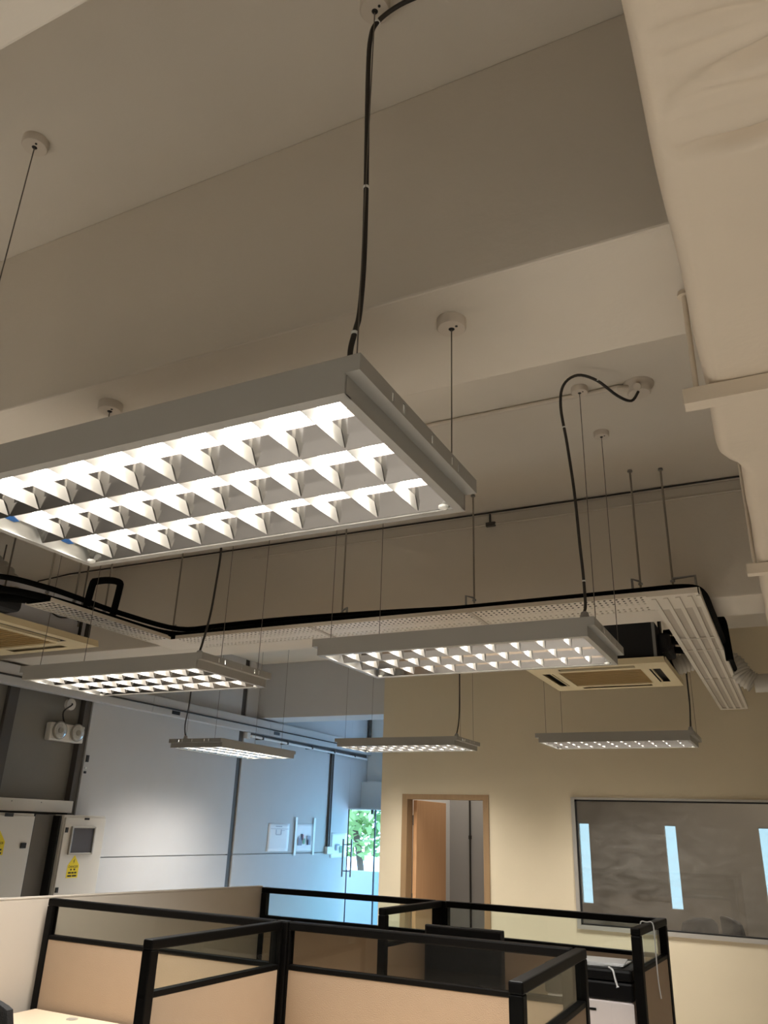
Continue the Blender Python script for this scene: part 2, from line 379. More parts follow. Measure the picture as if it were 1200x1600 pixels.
for y, zc, xh, lab in ((1.655, BZ, -.102, 'pale trapeze hanger under the air duct, nearer one with rod from the beam'), (3.0, CZ, -.048, 'pale trapeze hanger under the air duct, farther one')):
    t = thing('duct_hanger', lab, 'hanger', (xh+.028, y, zc), group='duct hangers')
    MB().prism([(y-.02, H+.885), (y+.02, H+.885), (y+.02, H+.889), (y-.016, H+.889), (y-.016, H+.922), (y-.02, H+.922)], xh, 1.08, 0).build('angle_bar', 'duct', t)
    for x in (xh+.028, 1.05):
        r = MB().tube([(x, y, H+.886), (x, y, zc)], .006).build('threaded_rod', 'duct', t)
        MB().lathe([(.016, 0), (.012, .014)], x, y, zc-.014, 12).build('nut', 'duct', r)

# ================================================================== PENDANT LIGHTS
L2, W2, HH, UP, LZ = .6125, .3025, .077, .642, .042
def make_lamp():
    t = thing('pendant_light', 'x', 'light')
    hm = MB()
    out = [(-L2, 0), (L2, 0), (L2, LZ), (UP, LZ), (UP, HH), (-UP, HH), (-UP, LZ), (-L2, LZ)]
    for s in (-1, 1): hm.prism(out, s*W2, s*(W2-.004), 1)
    hm.box(-UP, UP, -W2+.004, W2-.004, HH-.003, HH)
    for s in (-1, 1):
        hm.box(-L2, L2, min(s*(W2-.004), s*.2775), max(s*(W2-.004), s*.2775), 0, .003)       # bottom flanges
        hm.box(min(s*L2, s*(L2-.004)), max(s*L2, s*(L2-.004)), -W2+.007, W2-.007, 0, LZ)     # lower ends
        hm.box(min(s*(L2-.004), s*(L2-.022)), max(s*(L2-.004), s*(L2-.022)), -.2775, .2775, 0, .003)
        hm.box(min(s*L2, s*UP), max(s*L2, s*UP), -W2+.004, W2-.004, LZ, LZ+.002)                # ledge under the end lip
    hm.build('housing', 'fixture', t, world=False)
    for s in (-1, 1):                                                                             # slotted end plates
        e = MB(); x0, x1 = sorted((s*UP, s*(UP-.002))); y = -W2+.004
        for ys, w in ((-.165, .008), (-.115, .010), (.03, .008), (.145, .011), (.185, .008)):
            e.box(x0, x1, y, ys-w/2, LZ+.002, HH-.003)
            e.box(x0, x1, ys-w/2, ys+w/2, LZ+.002, .049).box(x0, x1, ys-w/2, ys+w/2, .071, HH-.003); y = ys+w/2
        e.box(x0, x1, y, W2-.004, LZ+.002, HH-.003)
        e.build('end_plate', 'fixture', t, world=False)
    box('reflector_back', 'reflector', -UP+.004, UP-.004, -.276, .276, .0705, .0725, t, world=False)
    for y in (-.0925, .0925): box('reflector_side', 'reflector', -.588, .588, y-.0445, y+.0445, .0532, .0704, t, world=False)
    for s in (-1, 1): box('reflector_side', 'reflector', -.588, .588, min(s*.233, s*.276), max(s*.233, s*.276), .0532, .0704, t, world=False)
    WZ0, WZ1, WF = .004, .053, .045
    for y in (-.0925, .0925):
        MB().prism([(y-.001, WZ0), (y+.001, WZ0), (y+WF*.46, .030), (y+WF, WZ1), (y-WF, WZ1), (y-WF*.46, .030)], -.588, .588, 0).build('reflector_wing', 'mirror', t, world=False)
    for s in (-1, 1):
        MB().prism([(s*.2775, WZ0), (s*(.2775-WF*.46), .030), (s*(.2775-WF), WZ1), (s*.2775, WZ1)], -.588, .588, 0).build('reflector_wing', 'mirror', t, world=False)
    for y in (-.185, 0, .185):
        MB().tube([(-.585, y, .057), (.585, y, .057)], .0105, 14).build('tube', 'tube', t, world=False)
        for s in (-1, 1): box('lampholder', 'holder', min(s*.585, s*.603), max(s*.585, s*.603), y-.012, y+.012, .044, .0704, t, world=False)
        ld = bpy.data.lights.new('tube_beam', 'AREA'); ld.shape = 'RECTANGLE'; ld.size = 1.15; ld.size_y = .03; ld.energy = LAMP_W; ld.color = (1, .965, .92); ld.spread = math.radians(115)
        lo = bpy.data.objects.new('tube_beam', ld); C.objects.link(lo); lo.parent = t; lo.location = (0, y, .0455)
    # cross blades, one shared mesh
    w0, w1 = .0925-.0058, .0925-.031
    bm_ = MB().add([(-.0008, -w0, .006), (.0008, -w0, .006), (.0008, w0, .006), (-.0008, w0, .006), (-.004, -w1, .038), (.004, -w1, .038), (.004, w1, .038), (-.004, w1, .038)],
                   [(0, 3, 2, 1), (4, 5, 6, 7), (0, 1, 5, 4), (1, 2, 6, 5), (2, 3, 7, 6), (3, 0, 4, 7)])
    first = bm_.build('louver_blade', 'blade', t, world=False); me = first.data
    k = 0
    for y in (-.185, 0, .185):
        for i in range(10):
            o = first if k == 0 else bpy.data.objects.new('louver_blade', me)
            if k: C.objects.link(o); o.parent = t
            o.location = (-.4995+.111*i, y, 0); k += 1
    for s in (-1, 1):
        MB().lathe([(.008, 0), (.012, .002), (.012, .008)], s*.572, .262, -.003, 16).build('clip', 'holder', t, world=False)
    return t
rose_me = MB().lathe([(.034, -.026), (.037, -.022), (.037, 0)], n=28).build('ceiling_rose', 'rose'); rose_mesh = rose_me.data; bpy.data.objects.remove(rose_me)
lamp_specs = [
    # label, centre, rz, wire spots (dx, dy, ceiling height), cable path, gland
    ('large nearest pendant louver light with blue film scraps, filling left centre', (-1.235, 1.35, H+.715), 0,
     [(.585, -.215, CZ), (.622, .19, BZ), (-.515, -.27, CZ), (-.50, .165, BZ)],
     [(-.668, 1.14, H+.826), (-.668, 1.14, H+.876), (-.659, 1.14, H+.919), (-.652, 1.14, H+.955), (-.648, 1.14, H+1.065), (-.650, 1.14, H+1.217), (-.655, 1.14, H+1.391), (-.662, 1.14, H+1.622), (-.661, 1.14, H+1.745), (-.644, 1.14, H+1.795), (-.585, 1.14, H+1.82), (-.50, 1.14, H+1.82), (-.44, 1.14, H+1.84)]),
    ('dimmer pendant louver light right of centre, below the middle of the cable tray', (-1.255, 3.34, H+.715), 0,
     [(.635, -.24, CZ), (.635, .22, CZ), (-.60, -.21, CZ), (-.36, -.18, CZ)],
     [(-.66, 3.09, H+.826), (-.654, 3.09, H+.86), (-.653, 3.08, H+.978), (-.655, 3.06, H+1.117), (-.656, 3.03, H+1.319), (-.663, 2.98, H+1.53), (-.669, 2.93, H+1.68), (-.645, 2.90, H+1.765), (-.585, 2.91, H+1.805), (-.515, 2.96, H+1.79), (-.45, 3.04, H+1.745), (-.402, 3.1, H+1.74), (-.372, 3.12, H+1.79)]),
    ('lit pendant louver light at left below the cable tray, above the emergency lamp', (-3.175, 3.345, H+.70), 0,
     [(.60, -.10, CZ), (.60, .23, CZ), (-.585, -.22, CZ), (-.30, -.17, CZ)],
     [(-2.64, 3.15, H+.81), (-2.625, 3.15, H+.87), (-2.60, 3.15, H+.997), (-2.587, 3.15, H+1.152), (-2.578, 3.15, H+1.329), (-2.59, 3.15, H+1.50), (-2.59, 3.15, CZ)]),
    ('pendant louver light turned crosswise before the left wall trunking', (-4.95, 6.62, H+.635), PI/2,
     [(-.56, .17, CZ), (-.56, -.17, CZ), (.56, .17, CZ), (.56, -.17, CZ)],
     [(-5.10, 6.03, H+.735), (-5.10, 6.0, H+.84), (-5.08, 6.0, H+1.1), (-5.09, 6.0, CZ)]),
    ('small far pendant louver light hanging before left edge of the cream wall', (-3.335, 7.2, H+.715), 0,
     [(.62, .17, CZ), (.62, -.17, CZ), (-.50, .2, CZ), (-.60, -.17, CZ)],
     [(-2.74, 7.0, H+.82), (-2.715, 7.0, H+.976), (-2.709, 7.0, H+1.355), (-2.71, 7.0, CZ)]),
    ('small far pendant louver light hanging in front of the cream wall above the long window', (-1.305, 7.12, H+.715), 0,
     [(.62, .17, CZ), (.62, -.17, CZ), (-.60, -.1, CZ), (-.53, .2, CZ)],
     [(-.69, 6.9, H+.82), (-.676, 6.9, H+1.0), (-.674, 6.9, H+1.239), (-.67, 6.9, CZ)]),
]
proto = make_lamp()
roots = [proto]+[copy_tree(proto) for _ in lamp_specs[1:]]
cores = [copy_tree(proto) for _ in range(3)]
lamps = []
for i, (lab, c, rz, wires, path) in enumerate(lamp_specs):
    t = roots[i]
    t.location = c; t.rotation_euler = (0, 0, rz); tag(t, lab, 'light', 'suspended louver lights'); lamps.append(t)
    cs, sn = math.cos(-rz), math.sin(-rz)
    for dx_, dy_, zc in wires:
        MB().tube([(dx_, dy_, HH-.002), (dx_, dy_, zc-c[2]-.02)], .0017, 6).build('suspension_wire', 'wire', t, world=False)
        ro = bpy.data.objects.new('ceiling_rose', rose_mesh); C.objects.link(ro); ro.parent = t; ro.location = (dx_, dy_, zc-c[2])
        MB().lathe([(.004, 0), (.008, .004)], dx_, dy_, zc-c[2]-.030, 10).lathe([(.0035, 0), (.0035, .002)], dx_+.016, dy_-.008, zc-c[2]-.0275, 8).build('screw', 'dark', ro, world=False).location = (-dx_, -dy_, -(zc-c[2]))
    def loc(p):
        x, y, z = p[0]-c[0], p[1]-c[1], p[2]-c[2]
        return (x*cs-y*sn, x*sn+y*cs, z)
    pl = [loc(p) for p in path]
    cb = MB().tube(smooth_path(pl, 5), .0058 if i != 1 else .0062, 8).build('power_cable', 'cable', t, world=False)
    g = pl[0]; MB().lathe([(.021, 0), (.021, .012), (.017, .02), (.015, .032), (.008, .036)], g[0], g[1], HH-.001, 14).build('cable_gland', 'corridor', t, world=False)
    if i != 1:
        e = pl[-1]; MB().lathe([(.026, -.02), (.03, -.015), (.03, 0)], e[0], e[1], CZ-c[2], 18).build('cable_outlet', 'rose', t, world=False)
    if i < 2:
        for p in smooth_path(pl, 5)[9::18]: MB().tube([p+Vector((0, 0, -.003)), p+Vector((0, 0, .003))], .0072, 8).build('cable_tie', 'holder', cb, world=False)
for x, y in ((-.50, -.0925), (-.50, .0925)):
    MB().add([(x-.012, y-.004, .001), (x+.010, y-.002, .006), (x+.016, y+.020, -.004), (x-.008, y+.022, -.002), (x, y+.01, .012)], [(0, 1, 4), (1, 2, 4), (2, 3, 4), (3, 0, 4), (0, 3, 2, 1)]).build('film_scrap', 'bluetag', lamps[0], world=False)

# unseen copies of the fittings, added behind the viewer to brighten the room
for lab, c in (('unseen added pendant louver light behind the viewer, left of the three', (-3.175, -1.2, H+.715)), ('unseen added pendant louver light behind the viewer, middle of the three', (-1.235, -1.2, H+.715)), ('unseen added pendant louver light behind the viewer, right of the three', (1.9, -1.2, H+.715))):
    t = cores.pop(); t.location = c; tag(t, lab, 'light', 'suspended louver lights')
    for dx_, dy_ in ((.6, .2), (.6, -.2), (-.6, .2), (-.6, -.2)):
        MB().tube([(dx_, dy_, HH-.002), (dx_, dy_, CZ-c[2]-.02)], .0017, 6).build('suspension_wire', 'wire', t, world=False)
        ro = bpy.data.objects.new('ceiling_rose', rose_mesh); C.objects.link(ro); ro.parent = t; ro.location = (dx_, dy_, CZ-c[2])
# unseen flat lamps added to brighten the meeting room and the corridor
def added_panel_lamp(label, x, y, w, d, watts):
    t = thing('added_ceiling_lamp', label, 'light', (x, y, CZ), group='added flat ceiling lamps')
    MB().box(x-w/2, x+w/2, y-d/2, y+d/2, CZ-.05, CZ-.001).build('body', 'fixture', t, bevel=.004)
    box('diffuser', 'holder', x-w/2+.02, x+w/2-.02, y-d/2+.02, y+d/2-.02, CZ-.054, CZ-.05, t)
    l = bpy.data.lights.new('lamp', 'AREA'); l.shape = 'RECTANGLE'; l.size = w-.06; l.size_y = d-.06; l.energy = watts; l.color = (1, .93, .84)
    o = bpy.data.objects.new('lamp', l); C.objects.link(o); o.parent = t; o.location = (0, 0, -.058)
added_panel_lamp('unseen flat ceiling lamp added to light the meeting room behind the long window', .3, 9.3, 1.2, .6, 60)
added_panel_lamp('unseen flat ceiling lamp added to light the corridor behind the open oak door', -3.25, 9.0, .6, .6, 22)
# junction box and conduit on the ceiling for the second light
jb = thing('junction_box', 'round pale ceiling junction box with side spouts where dark cable ends', 'junction box', (-.375, 3.167, CZ))
MB().lathe([(.045, -.05), (.05, -.045), (.05, -.012), (.066, -.01), (.066, 0)], -.375, 3.167, CZ, 24).build('box', 'rose', jb)
MB().tube([(-.41, 3.15, CZ-.028), (-.46, 3.14, CZ-.022)], .018, 12).tube([(-.372, 3.13, CZ-.035), (-.372, 3.10, CZ-.05)], .016, 12).build('spout', 'rose', jb)
tag(MB().tube([(-.455, 3.14, CZ-.012), (-3.4, 3.14, CZ-.012)], .011, 8).build('conduit', 'rose'), 'thin pale conduit along the ceiling to the junction box', 'conduit')
tag(MB().tube([(.3, 4.35, CZ-.008), (-5.1, 4.35, CZ-.008), (-5.45, 4.35, CZ-.03), (-5.5, 4.35, CZ-.07)], .0055, 8).build('cable', 'cable'), 'long thin dark cable along the ceiling edge of the far beam', 'cable')
cd = thing('surface_conduit', 'faint pale conduit along upper face of the far beam', 'conduit', (-1.5, 4.39, H+1.785))
MB().tube([(.3, 4.392, H+1.785), (-3.3, 4.392, H+1.785)], .007, 8).build('tube', 'beam', cd)
MB().tube([(-1.49, 4.39, H+1.785), (-1.49, 4.39, CZ)], .006, 8).box(-1.515, -1.455, 4.38, 4.40, H+1.772, H+1.798).build('branch', 'post', cd)

# ================================================================== CABLE TRAY with hangers
TZ = H+1.10
ct = thing('cable_tray', 'cream perforated cable tray hung from the ceiling across the room', 'tray', (-1.9, 4.06, TZ))
def perforated(name, x0, x1, y0, y1, z, px, py, hw, hh, along, parent):
    m = MB(); th = .0015
    def cuts(a, b, p, w):
        n = max(1, int((b-a)/p)); q = [a]; off = (b-a-n*p)/2
        for i in range(n): c = a+off+p*(i+.5); q += [c-w/2, c+w/2]
        return q+[b]
    cx, cy = cuts(x0, x1, px, hw), cuts(y0, y1, py, hh)
    nx, ny_ = len(cx), len(cy)
    vs = [(x, y, z) for x in cx for y in cy]; fs = []
    for i in range(nx-1):
        for j in range(ny_-1):
            if i % 2 == 1 and j % 2 == 1: continue
            fs.append((i*ny_+j, i*ny_+j+1, (i+1)*ny_+j+1, (i+1)*ny_+j))
    m.add(vs, fs); return m.build(name, 'tray', parent)
# middle run in lengths of about a metre, along X
for x0, x1 in ((-3.50, -2.47), (-2.465, -1.46), (-1.455, -.53)):
    perforated('bottom_plate', x0, x1, 3.92, 4.2, TZ, .030, .040, .011, .015, 0, ct)
MB().box(-3.5, -.29, 3.916, 3.92, TZ-.001, TZ+.022).box(-3.5, -.29, 4.2, 4.204, TZ-.001, TZ+.022).build('side_rail', 'tray', ct)
for x in (-2.4675, -1.4575): MB().box(x-.012, x+.012, 3.914, 4.206, TZ-.004, TZ-.0012).build('joint_strip', 'traydark', ct)
MB().add([(-.53, 3.92, TZ-.001), (-.29, 3.92, TZ-.001), (-.29, 4.2, TZ-.001), (-.53, 4.2, TZ-.001)], [(0, 1, 2, 3)]).box(-.53, -.29, 3.916, 3.96, TZ-.006, TZ-.001).build('corner_plate', 'tray', ct)
# left run comes toward the viewer
for y0, y1 in ((2.93, 3.4), (3.405, 3.92)):
    perforated('bottom_plate', -3.74, -3.545, y0, y1, TZ, .032, .040, .015, .022, 1, ct)
MB().box(-3.744, -3.74, 2.93, 4.2, TZ-.001, TZ+.022).box(-3.545, -3.541, 2.93, 3.92, TZ-.001, TZ+.022).build('side_rail', 'tray', ct)
MB().add([(-3.74, 3.92, TZ), (-3.5, 3.92, TZ), (-3.5, 4.2, TZ), (-3.74, 4.2, TZ)], [(0, 1, 2, 3)]).build('corner_plate', 'tray', ct)
# right run goes away to the cream wall, ribbed underside
MB().box(-.515, -.285, 4.0, 7.9, TZ, TZ+.003).build('bottom_plate', 'traydark', ct)
for x in (-.512, -.456, -.400, -.344, -.303):
    MB().box(x, x+.020, 3.965, 7.86, TZ-.009, TZ).build('rib', 'tray', ct)
for y in (4.9, 5.25, 6.3): MB().box(-.517, -.283, y-.006, y+.006, TZ-.011, TZ-.002).build('joint_strip', 'tray', ct)
MB().box(-.519, -.515, 4.2, 7.9, TZ-.002, TZ+.022).box(-.285, -.281, 3.92, 7.9, TZ-.002, TZ+.022).build('side_rail', 'tray', ct)
MB().box(-.515, -.285, 7.84, 7.9, TZ-.010, TZ).box(-.48, -.36, 7.835, 7.842, TZ-.012, TZ-.008).build('end_plate', 'tray', ct)
def hanger(x, y, ztop, zbot, dxs, dys):
    r = MB().tube([(x, y, zbot), (x, y, ztop)], .0055, 8).build('hanger_rod', 'rod', ct)
    a, b = (x, y), (x+dxs, y+dys)
    m = MB().tube([(x, y, zbot+.03), (x+dxs, y+dys, zbot+.035), (x+dxs, y+dys, TZ+.005)], .007, 6)
    m.lathe([(.012, 0), (.012, .01)], x, y, zbot+.012, 6, False).lathe([(.014, 0), (.012, .012)], x, y, ztop-.012, 12)
    m.build('bracket', 'steel', r)
for x in (-3.66, -2.336, -1.48, -.571): hanger(x, 4.06, CZ, H+1.19, .055 if x < -2 else -.035, -.04)
hanger(-.417, 4.10, CZ, H+1.20, .11, 0)
for y in (3.396, 3.158, 2.96): hanger(-3.62, y, CZ, H+1.15, -.06, .05)

# black insulated pipes lying on the tray
pl_ = [  # (name, label, path, radius)
    ('insulated_pipe', 'thick black insulated pipe on front edge of the cable tray', [(-4.55, 2.72, TZ+.10), (-4.15, 2.72, TZ+.085), (-3.80, 2.80, TZ+.06), (-3.62, 2.98, TZ+.035), (-3.60, 3.4, TZ+.035), (-3.58, 3.82, TZ+.035), (-3.46, 3.97, TZ+.036), (-3.2, 3.975, TZ+.04), (-2.6, 3.965, TZ+.045), (-1.9, 3.96, TZ+.036), (-1.2, 3.955, TZ+.034), (-.6, 3.955, TZ+.036), (-.36, 3.96, TZ+.036), (-.285, 4.06, TZ+.034), (-.275, 4.4, TZ+.03), (-.275, 5.0, TZ+.03), (-.275, 6.4, TZ+.03)], .020),
    ('insulated_pipe', 'second black insulated pipe on the cable tray behind the front one', [(-4.55, 2.78, TZ+.05), (-4.15, 2.78, TZ+.04), (-3.85, 2.86, TZ+.032), (-3.68, 3.05, TZ+.03), (-3.66, 3.5, TZ+.03), (-3.62, 3.9, TZ+.03), (-3.48, 4.04, TZ+.03), (-3.0, 4.05, TZ+.035), (-2.0, 4.05, TZ+.03), (-.9, 4.05, TZ+.03), (-.46, 4.05, TZ+.03), (-.35, 4.14, TZ+.03), (-.33, 4.5, TZ+.03), (-.33, 6.0, TZ+.03)], .024),
    ('insulated_pipe', 'black insulated pipe resting on top of the others at left of the tray', [(-4.55, 2.70, TZ+.16), (-4.15, 2.70, TZ+.145), (-3.78, 2.76, TZ+.12), (-3.60, 2.92, TZ+.085), (-3.575, 3.1, TZ+.078), (-3.585, 3.5, TZ+.075), (-3.52, 3.96, TZ+.078), (-3.2, 4.0, TZ+.085), (-2.7, 3.99, TZ+.082), (-2.1, 4.0, TZ+.070), (-1.5, 4.06, TZ+.066), (-.9, 4.1, TZ+.07)], .016)]
for nm, lab, pth, r in pl_:
    tag(MB().tube(smooth_path(pth, 5), r, 10).build(nm, 'foam'), lab, 'pipe', 'insulated pipes on the cable tray')
tag(MB().tube(smooth_path([(-3.55, 3.19, TZ+.04), (-3.53, 3.19, TZ+.17), (-3.525, 3.205, TZ+.19), (-3.525, 3.30, TZ+.225), (-3.525, 3.385, TZ+.235), (-3.53, 3.40, TZ+.20), (-3.55, 3.40, TZ+.04)], 4), .021, 10).build('insulated_pipe', 'foam'), 'black insulated pipe bent into an upright loop over the tray at left', 'pipe', 'insulated pipes on the cable tray')
tag(MB().tube(smooth_path([(-.33, 5.15, TZ+.035), (-.325, 5.18, TZ+.17), (-.29, 5.2, TZ+.185), (-.262, 5.2, TZ+.15), (-.255, 5.2, TZ+.03), (-.25, 5.2, TZ-.09)], 4), .024, 10).build('insulated_pipe', 'foam'), 'short black insulated pipe dropping beside the right run of the tray', 'pipe', 'insulated pipes on the cable tray')

# ================================================================== AIR CONDITIONERS
def cassette(label, c, body_mat, rz=0):
    t = thing('air_conditioner', label, 'air conditioner', c, rz, 'ceiling cassette air conditioners')
    h = .475
    p = MB(); sl, w, g = .26, .040, .285       # half slot length, slot width, half grille
    ex = [-h, -.41, -.335, -sl, sl, .335, .41, h]
    def hole(a, b):
        am, bm = (a[0]+a[1])/2, (b[0]+b[1])/2
        if abs(am) < g and abs(bm) < g: return True
        if .335 < abs(bm) < .41 and abs(am) < sl: return True
        if .335 < abs(am) < .41 and abs(bm) < sl: return True
        return False
    xs_ = sorted(set(ex+[-g, g])); 
    for i in range(len(xs_)-1):
        for j in range(len(xs_)-1):
            if not hole((xs_[i], xs_[i+1]), (xs_[j], xs_[j+1])):
                p.add([(xs_[i], xs_[j], 0), (xs_[i+1], xs_[j], 0), (xs_[i+1], xs_[j+1], 0), (xs_[i], xs_[j+1], 0)], [(0, 3, 2, 1)])
    p.prism([(-h, 0), (h, 0), (h-.012, .04), (-h+.012, .04)], -h, -h+.002, 1).prism([(-h, 0), (h, 0), (h-.012, .04), (-h+.012, .04)], h-.002, h, 1)
    p.prism([(-h+.002, 0), (h-.002, 0), (h-.012, .04), (-h+.012, .04)], -h, -h+.002, 0).prism([(-h+.002, 0), (h-.002, 0), (h-.012, .04), (-h+.012, .04)], h-.002, h, 0)
    p.box(-h+.01, h-.01, -h+.01, h-.01, .04, .042)
    pa = p.build('panel', 'acpanel', t, world=False)
    box('slot_lining', 'dark', -.43, .43, -.43, .43, .030, .036, t, world=False)
    gr = MB().box(-g, g, -g, g, .016, .02).build('grille', 'acgrille', t, world=False)
    m = None
    for k in range(14):
        y = -g+.02+k*(2*g-.04)/13
        if m is None:
            m = MB().box(-g+.004, g-.004, -.006, .006, .002, .016).build('slat', 'acgrille', gr, world=False); me = m.data
        else:
            m = bpy.data.objects.new('slat', me); C.objects.link(m); m.parent = gr
        m.location = (0, y, 0)
    MB().box(-g-.004, -g+.002, -g, g, -.002, .016).box(g-.002, g+.004, -g, g, -.002, .016).box(-g, g, -g-.004, -g+.002, -.002, .016).box(-g, g, g-.002, g+.004, -.002, .016).build('grille_frame', 'acpanel', t, world=False)
    for k in range(4):
        f = MB().box(-sl+.004, sl-.004, -.356, -.347, .001, .010).build('flap', 'acpanel', t, world=False); f.rotation_euler = (0, 0, k*PI/2)
    MB().box(-.42, .42, -.42, .42, .042, .29).build('casing', body_mat, t, bevel=.006, world=False)
    for sx, sy in ((-1, -1), (1, -1), (1, 1), (-1, 1)):
        x, y = sx*.445, sy*.30
        r = MB().tube([(x, y, .10), (x, y, CZ-c[2])], .0055, 8).build('hanger_rod', 'wire', t, world=False)
        MB().box(min(sx*.42, sx*.47), max(sx*.42, sx*.47), y-.022, y+.022, .145, .15).lathe([(.012, 0), (.012, .012)], x, y, .133, 6, False).build('bracket', 'dark', r, world=False)
    return t
acr = cassette('beige ceiling cassette air conditioner with black casing below the right end of tray', (-1.125, 5.89, H+1.065), 'acblack')
acl = cassette('beige ceiling cassette air conditioner with grey casing at left edge below the tray', (-4.545, 3.345, H+1.065), 'acbody')
# zinc side plate, pipes and foam on the right one
b = MB().box(-.425, -.12, -.426, -.42, .045, .285).build('side_plate', 'acbody', acr, world=False)
for x in (-.118, .40): MB().box(x, x+.02, -.43, -.42, .05, .285).build('strap', 'steel', acr, world=False)
MB().box(.42, .50, -.34, -.02, .10, .23).build('pipe_cover', 'acblack', acr, bevel=.02, world=False)
MB().tube(smooth_path([(.46, -.2, .2), (.56, -.22, .19), (.63, -.24, .14), (.66, -.26, .09)], 5), .03, 10).tube(smooth_path([(.46, -.1, .16), (.58, -.12, .14), (.7, -.14, .13), (.80, -.16, .10)], 5), .024, 10).tube(smooth_path([(.46, -.28, .24), (.56, -.3, .23), (.64, -.3, .16)], 5), .02, 8).build('refrigerant_pipe', 'foam', acr, world=False)
MB().box(.425, .445, -.30, -.28, .10, .36).build('bracket_leg', 'dark', acr, world=False)
# grey one: foam block, label strip, cable
MB().box(.422, .56, -.60, -.235, .05, .185).build('pipe_cover', 'acblack', acl, bevel=.03, world=False)
MB().box(-.42, .30, -.60, -.42, .05, .30).build('control_box', 'acblack', acl, bevel=.01, world=False)
MB().tube(smooth_path([(.426, .02, .24), (.43, .06, .16), (.43, .15, .13), (.43, .26, .16), (.428, .33, .20)], 5), .005, 6).build('cable', 'cable', acl, world=False)
MB().box(.42, .428, .385, .425, .05, .28).box(.42, .428, .33, .35, .05, .28).build('corner_strip', 'dark', acl, world=False)
lt = MB()
for y0, y1, z in ((-.30, -.285, .205), (-.25, -.23, .213), (-.225, -.21, .213), (-.20, -.185, .214), (-.18, -.16, .213)): lt.box(.4205, .4212, y0, y1, z, z+.02)
lt.build('lettering', 'traydark', acl, world=False)

def flexible(name, label, mt, path, r, rib, cat='duct'):
    P = smooth_path(path, 12); rr = [r+(rib if i % 3 == 0 else 0) for i in range(len(P))]
    return tag(MB().tube(P, rr, 18).build(name, mt), label, cat)
flexible('flexible_duct', 'pale ribbed flexible duct curling behind the right run of the tray', 'flexwhite', [(-.69, 6.15, H+1.17), (-.60, 6.17, H+1.20), (-.50, 6.2, H+1.235), (-.42, 6.2, H+1.245), (-.33, 6.2, H+1.225), (-.262, 6.2, H+1.165), (-.222, 6.2, H+1.085), (-.16, 6.2, H+1.035)], .064, .011)
tag(MB().tube([(-.158, 6.2, H+1.032), (3.15, 6.2, H+1.032)], .064, 24).build('round_duct', 'flexwhite'), 'round smooth pale duct at right beyond the tray', 'duct')
flexible('flexible_duct', 'grey foil ribbed flexible duct arching at the left edge above the air conditioner', 'flexgrey', [(-5.1, 2.95, H+1.52), (-4.75, 3.0, H+1.56), (-4.45, 3.06, H+1.50), (-4.26, 3.12, H+1.37), (-4.20, 3.15, H+1.25), (-4.20, 3.15, H+1.20)], .08, .012)

# ================================================================== PARTITIONS
PT, PG = H-.445, H-.652                        # rail top, top of the panel
def screen(label, a, b, glassm, post_a=True, post_b=True, join=None, floor_gap=.06, w=.05):
    """a, b: floor points (x, y); posts at the ends asked for"""
    A, B = Vector((*a, 0)), Vector((*b, 0)); d = (B-A); Ln = d.length; ang = math.atan2(d.y, d.x)
    t = thing('partition_screen', label, 'partition', (a[0], a[1], 0), ang, 'office partition screens')
    h = w/2
    box('top_rail', 'frame', 0, Ln, -h, h, PT-.038, PT, t, .006, False)
    box('middle_rail', 'frame', 0, Ln, -h*.8, h*.8, PG, PG+.022, t, .003, False)
    box('bottom_rail', 'frame', 0, Ln, -h*.8, h*.8, .0, floor_gap+.03, t, .003, False)
    x0, x1 = (w*.9 if post_a else .012), (Ln-w*.9 if post_b else Ln-.012)
    for x, p in ((0, post_a), (Ln-w*.9, post_b)):
        if p: box('post', 'frame', x, x+w*.9, -h*.98, h*.98, 0, PT-.0385, t, .004, False)
        else: box('seam_strip', 'frame', x if x == 0 else Ln-.012, .012 if x == 0 else Ln, -h*.9, h*.9, 0, PT-.0385, t, .002, False)
    box('glass_pane', glassm, x0, x1, -.003, .003, PG+.022, PT-.038, t, 0, False)
    box('panel', 'panel', x0, x1, -h*.72, h*.72, floor_gap+.03, PG, t, .002, False)
    return t
Y1, Y2 = 3.70, 5.44
PX = -2.37
screen('partition screen with smoked glass strip between white panel wall and black corner post', (-3.985, Y1+.01), (PX-.045, Y1), 'smoked', True, False)
screen('long front partition screen with smoked glass before the black monitor', (PX+.045, Y1), (-.935, Y1+.005), 'smoked', False, True)
jp = thing('corner_post', 'thick black corner post where three partition screens meet', 'post', (PX, Y1, 0))
box('post', 'frame', PX-.044, PX+.044, Y1-.03, Y1+.03, 0, PT-.002, jp, .005)
box('cap', 'dark', PX-.03, PX+.03, Y1-.02, Y1+.02, PT-.002, PT, jp)
screen('return partition screen at left coming forward from the corner post', (-2.405, 2.765), (PX-.005, Y1-.032), 'clear', True, False)
screen('return partition screen at lower right coming forward from the front run', (-.892, 2.785), (-.905, Y1+.03), 'clear', True, True)
screen('rear partition screen with clear glass in front of the blue lit wall', (-3.69, Y2+.01), (-2.29, Y2), 'clear', True, False)
screen('rear partition screen with clear glass before the cream wall', (-2.20, Y2), (-.835, Y2-.08), 'clear', False, False)
jp2 = thing('corner_post', 'black corner post behind the monitor top', 'post', (-2.245, Y2, 0))
box('post', 'frame', -2.289, -2.201, Y2-.03, Y2+.03, 0, PT-.002, jp2, .005)
screen('short return partition screen left of the monitor', (-2.30, 4.655), (-2.25, Y2-.032), 'clear', True, False)
screen('short return partition screen at right with a white cord looped over it', (-.852, 4.70), (-.815, 5.40), 'clear', True, True)
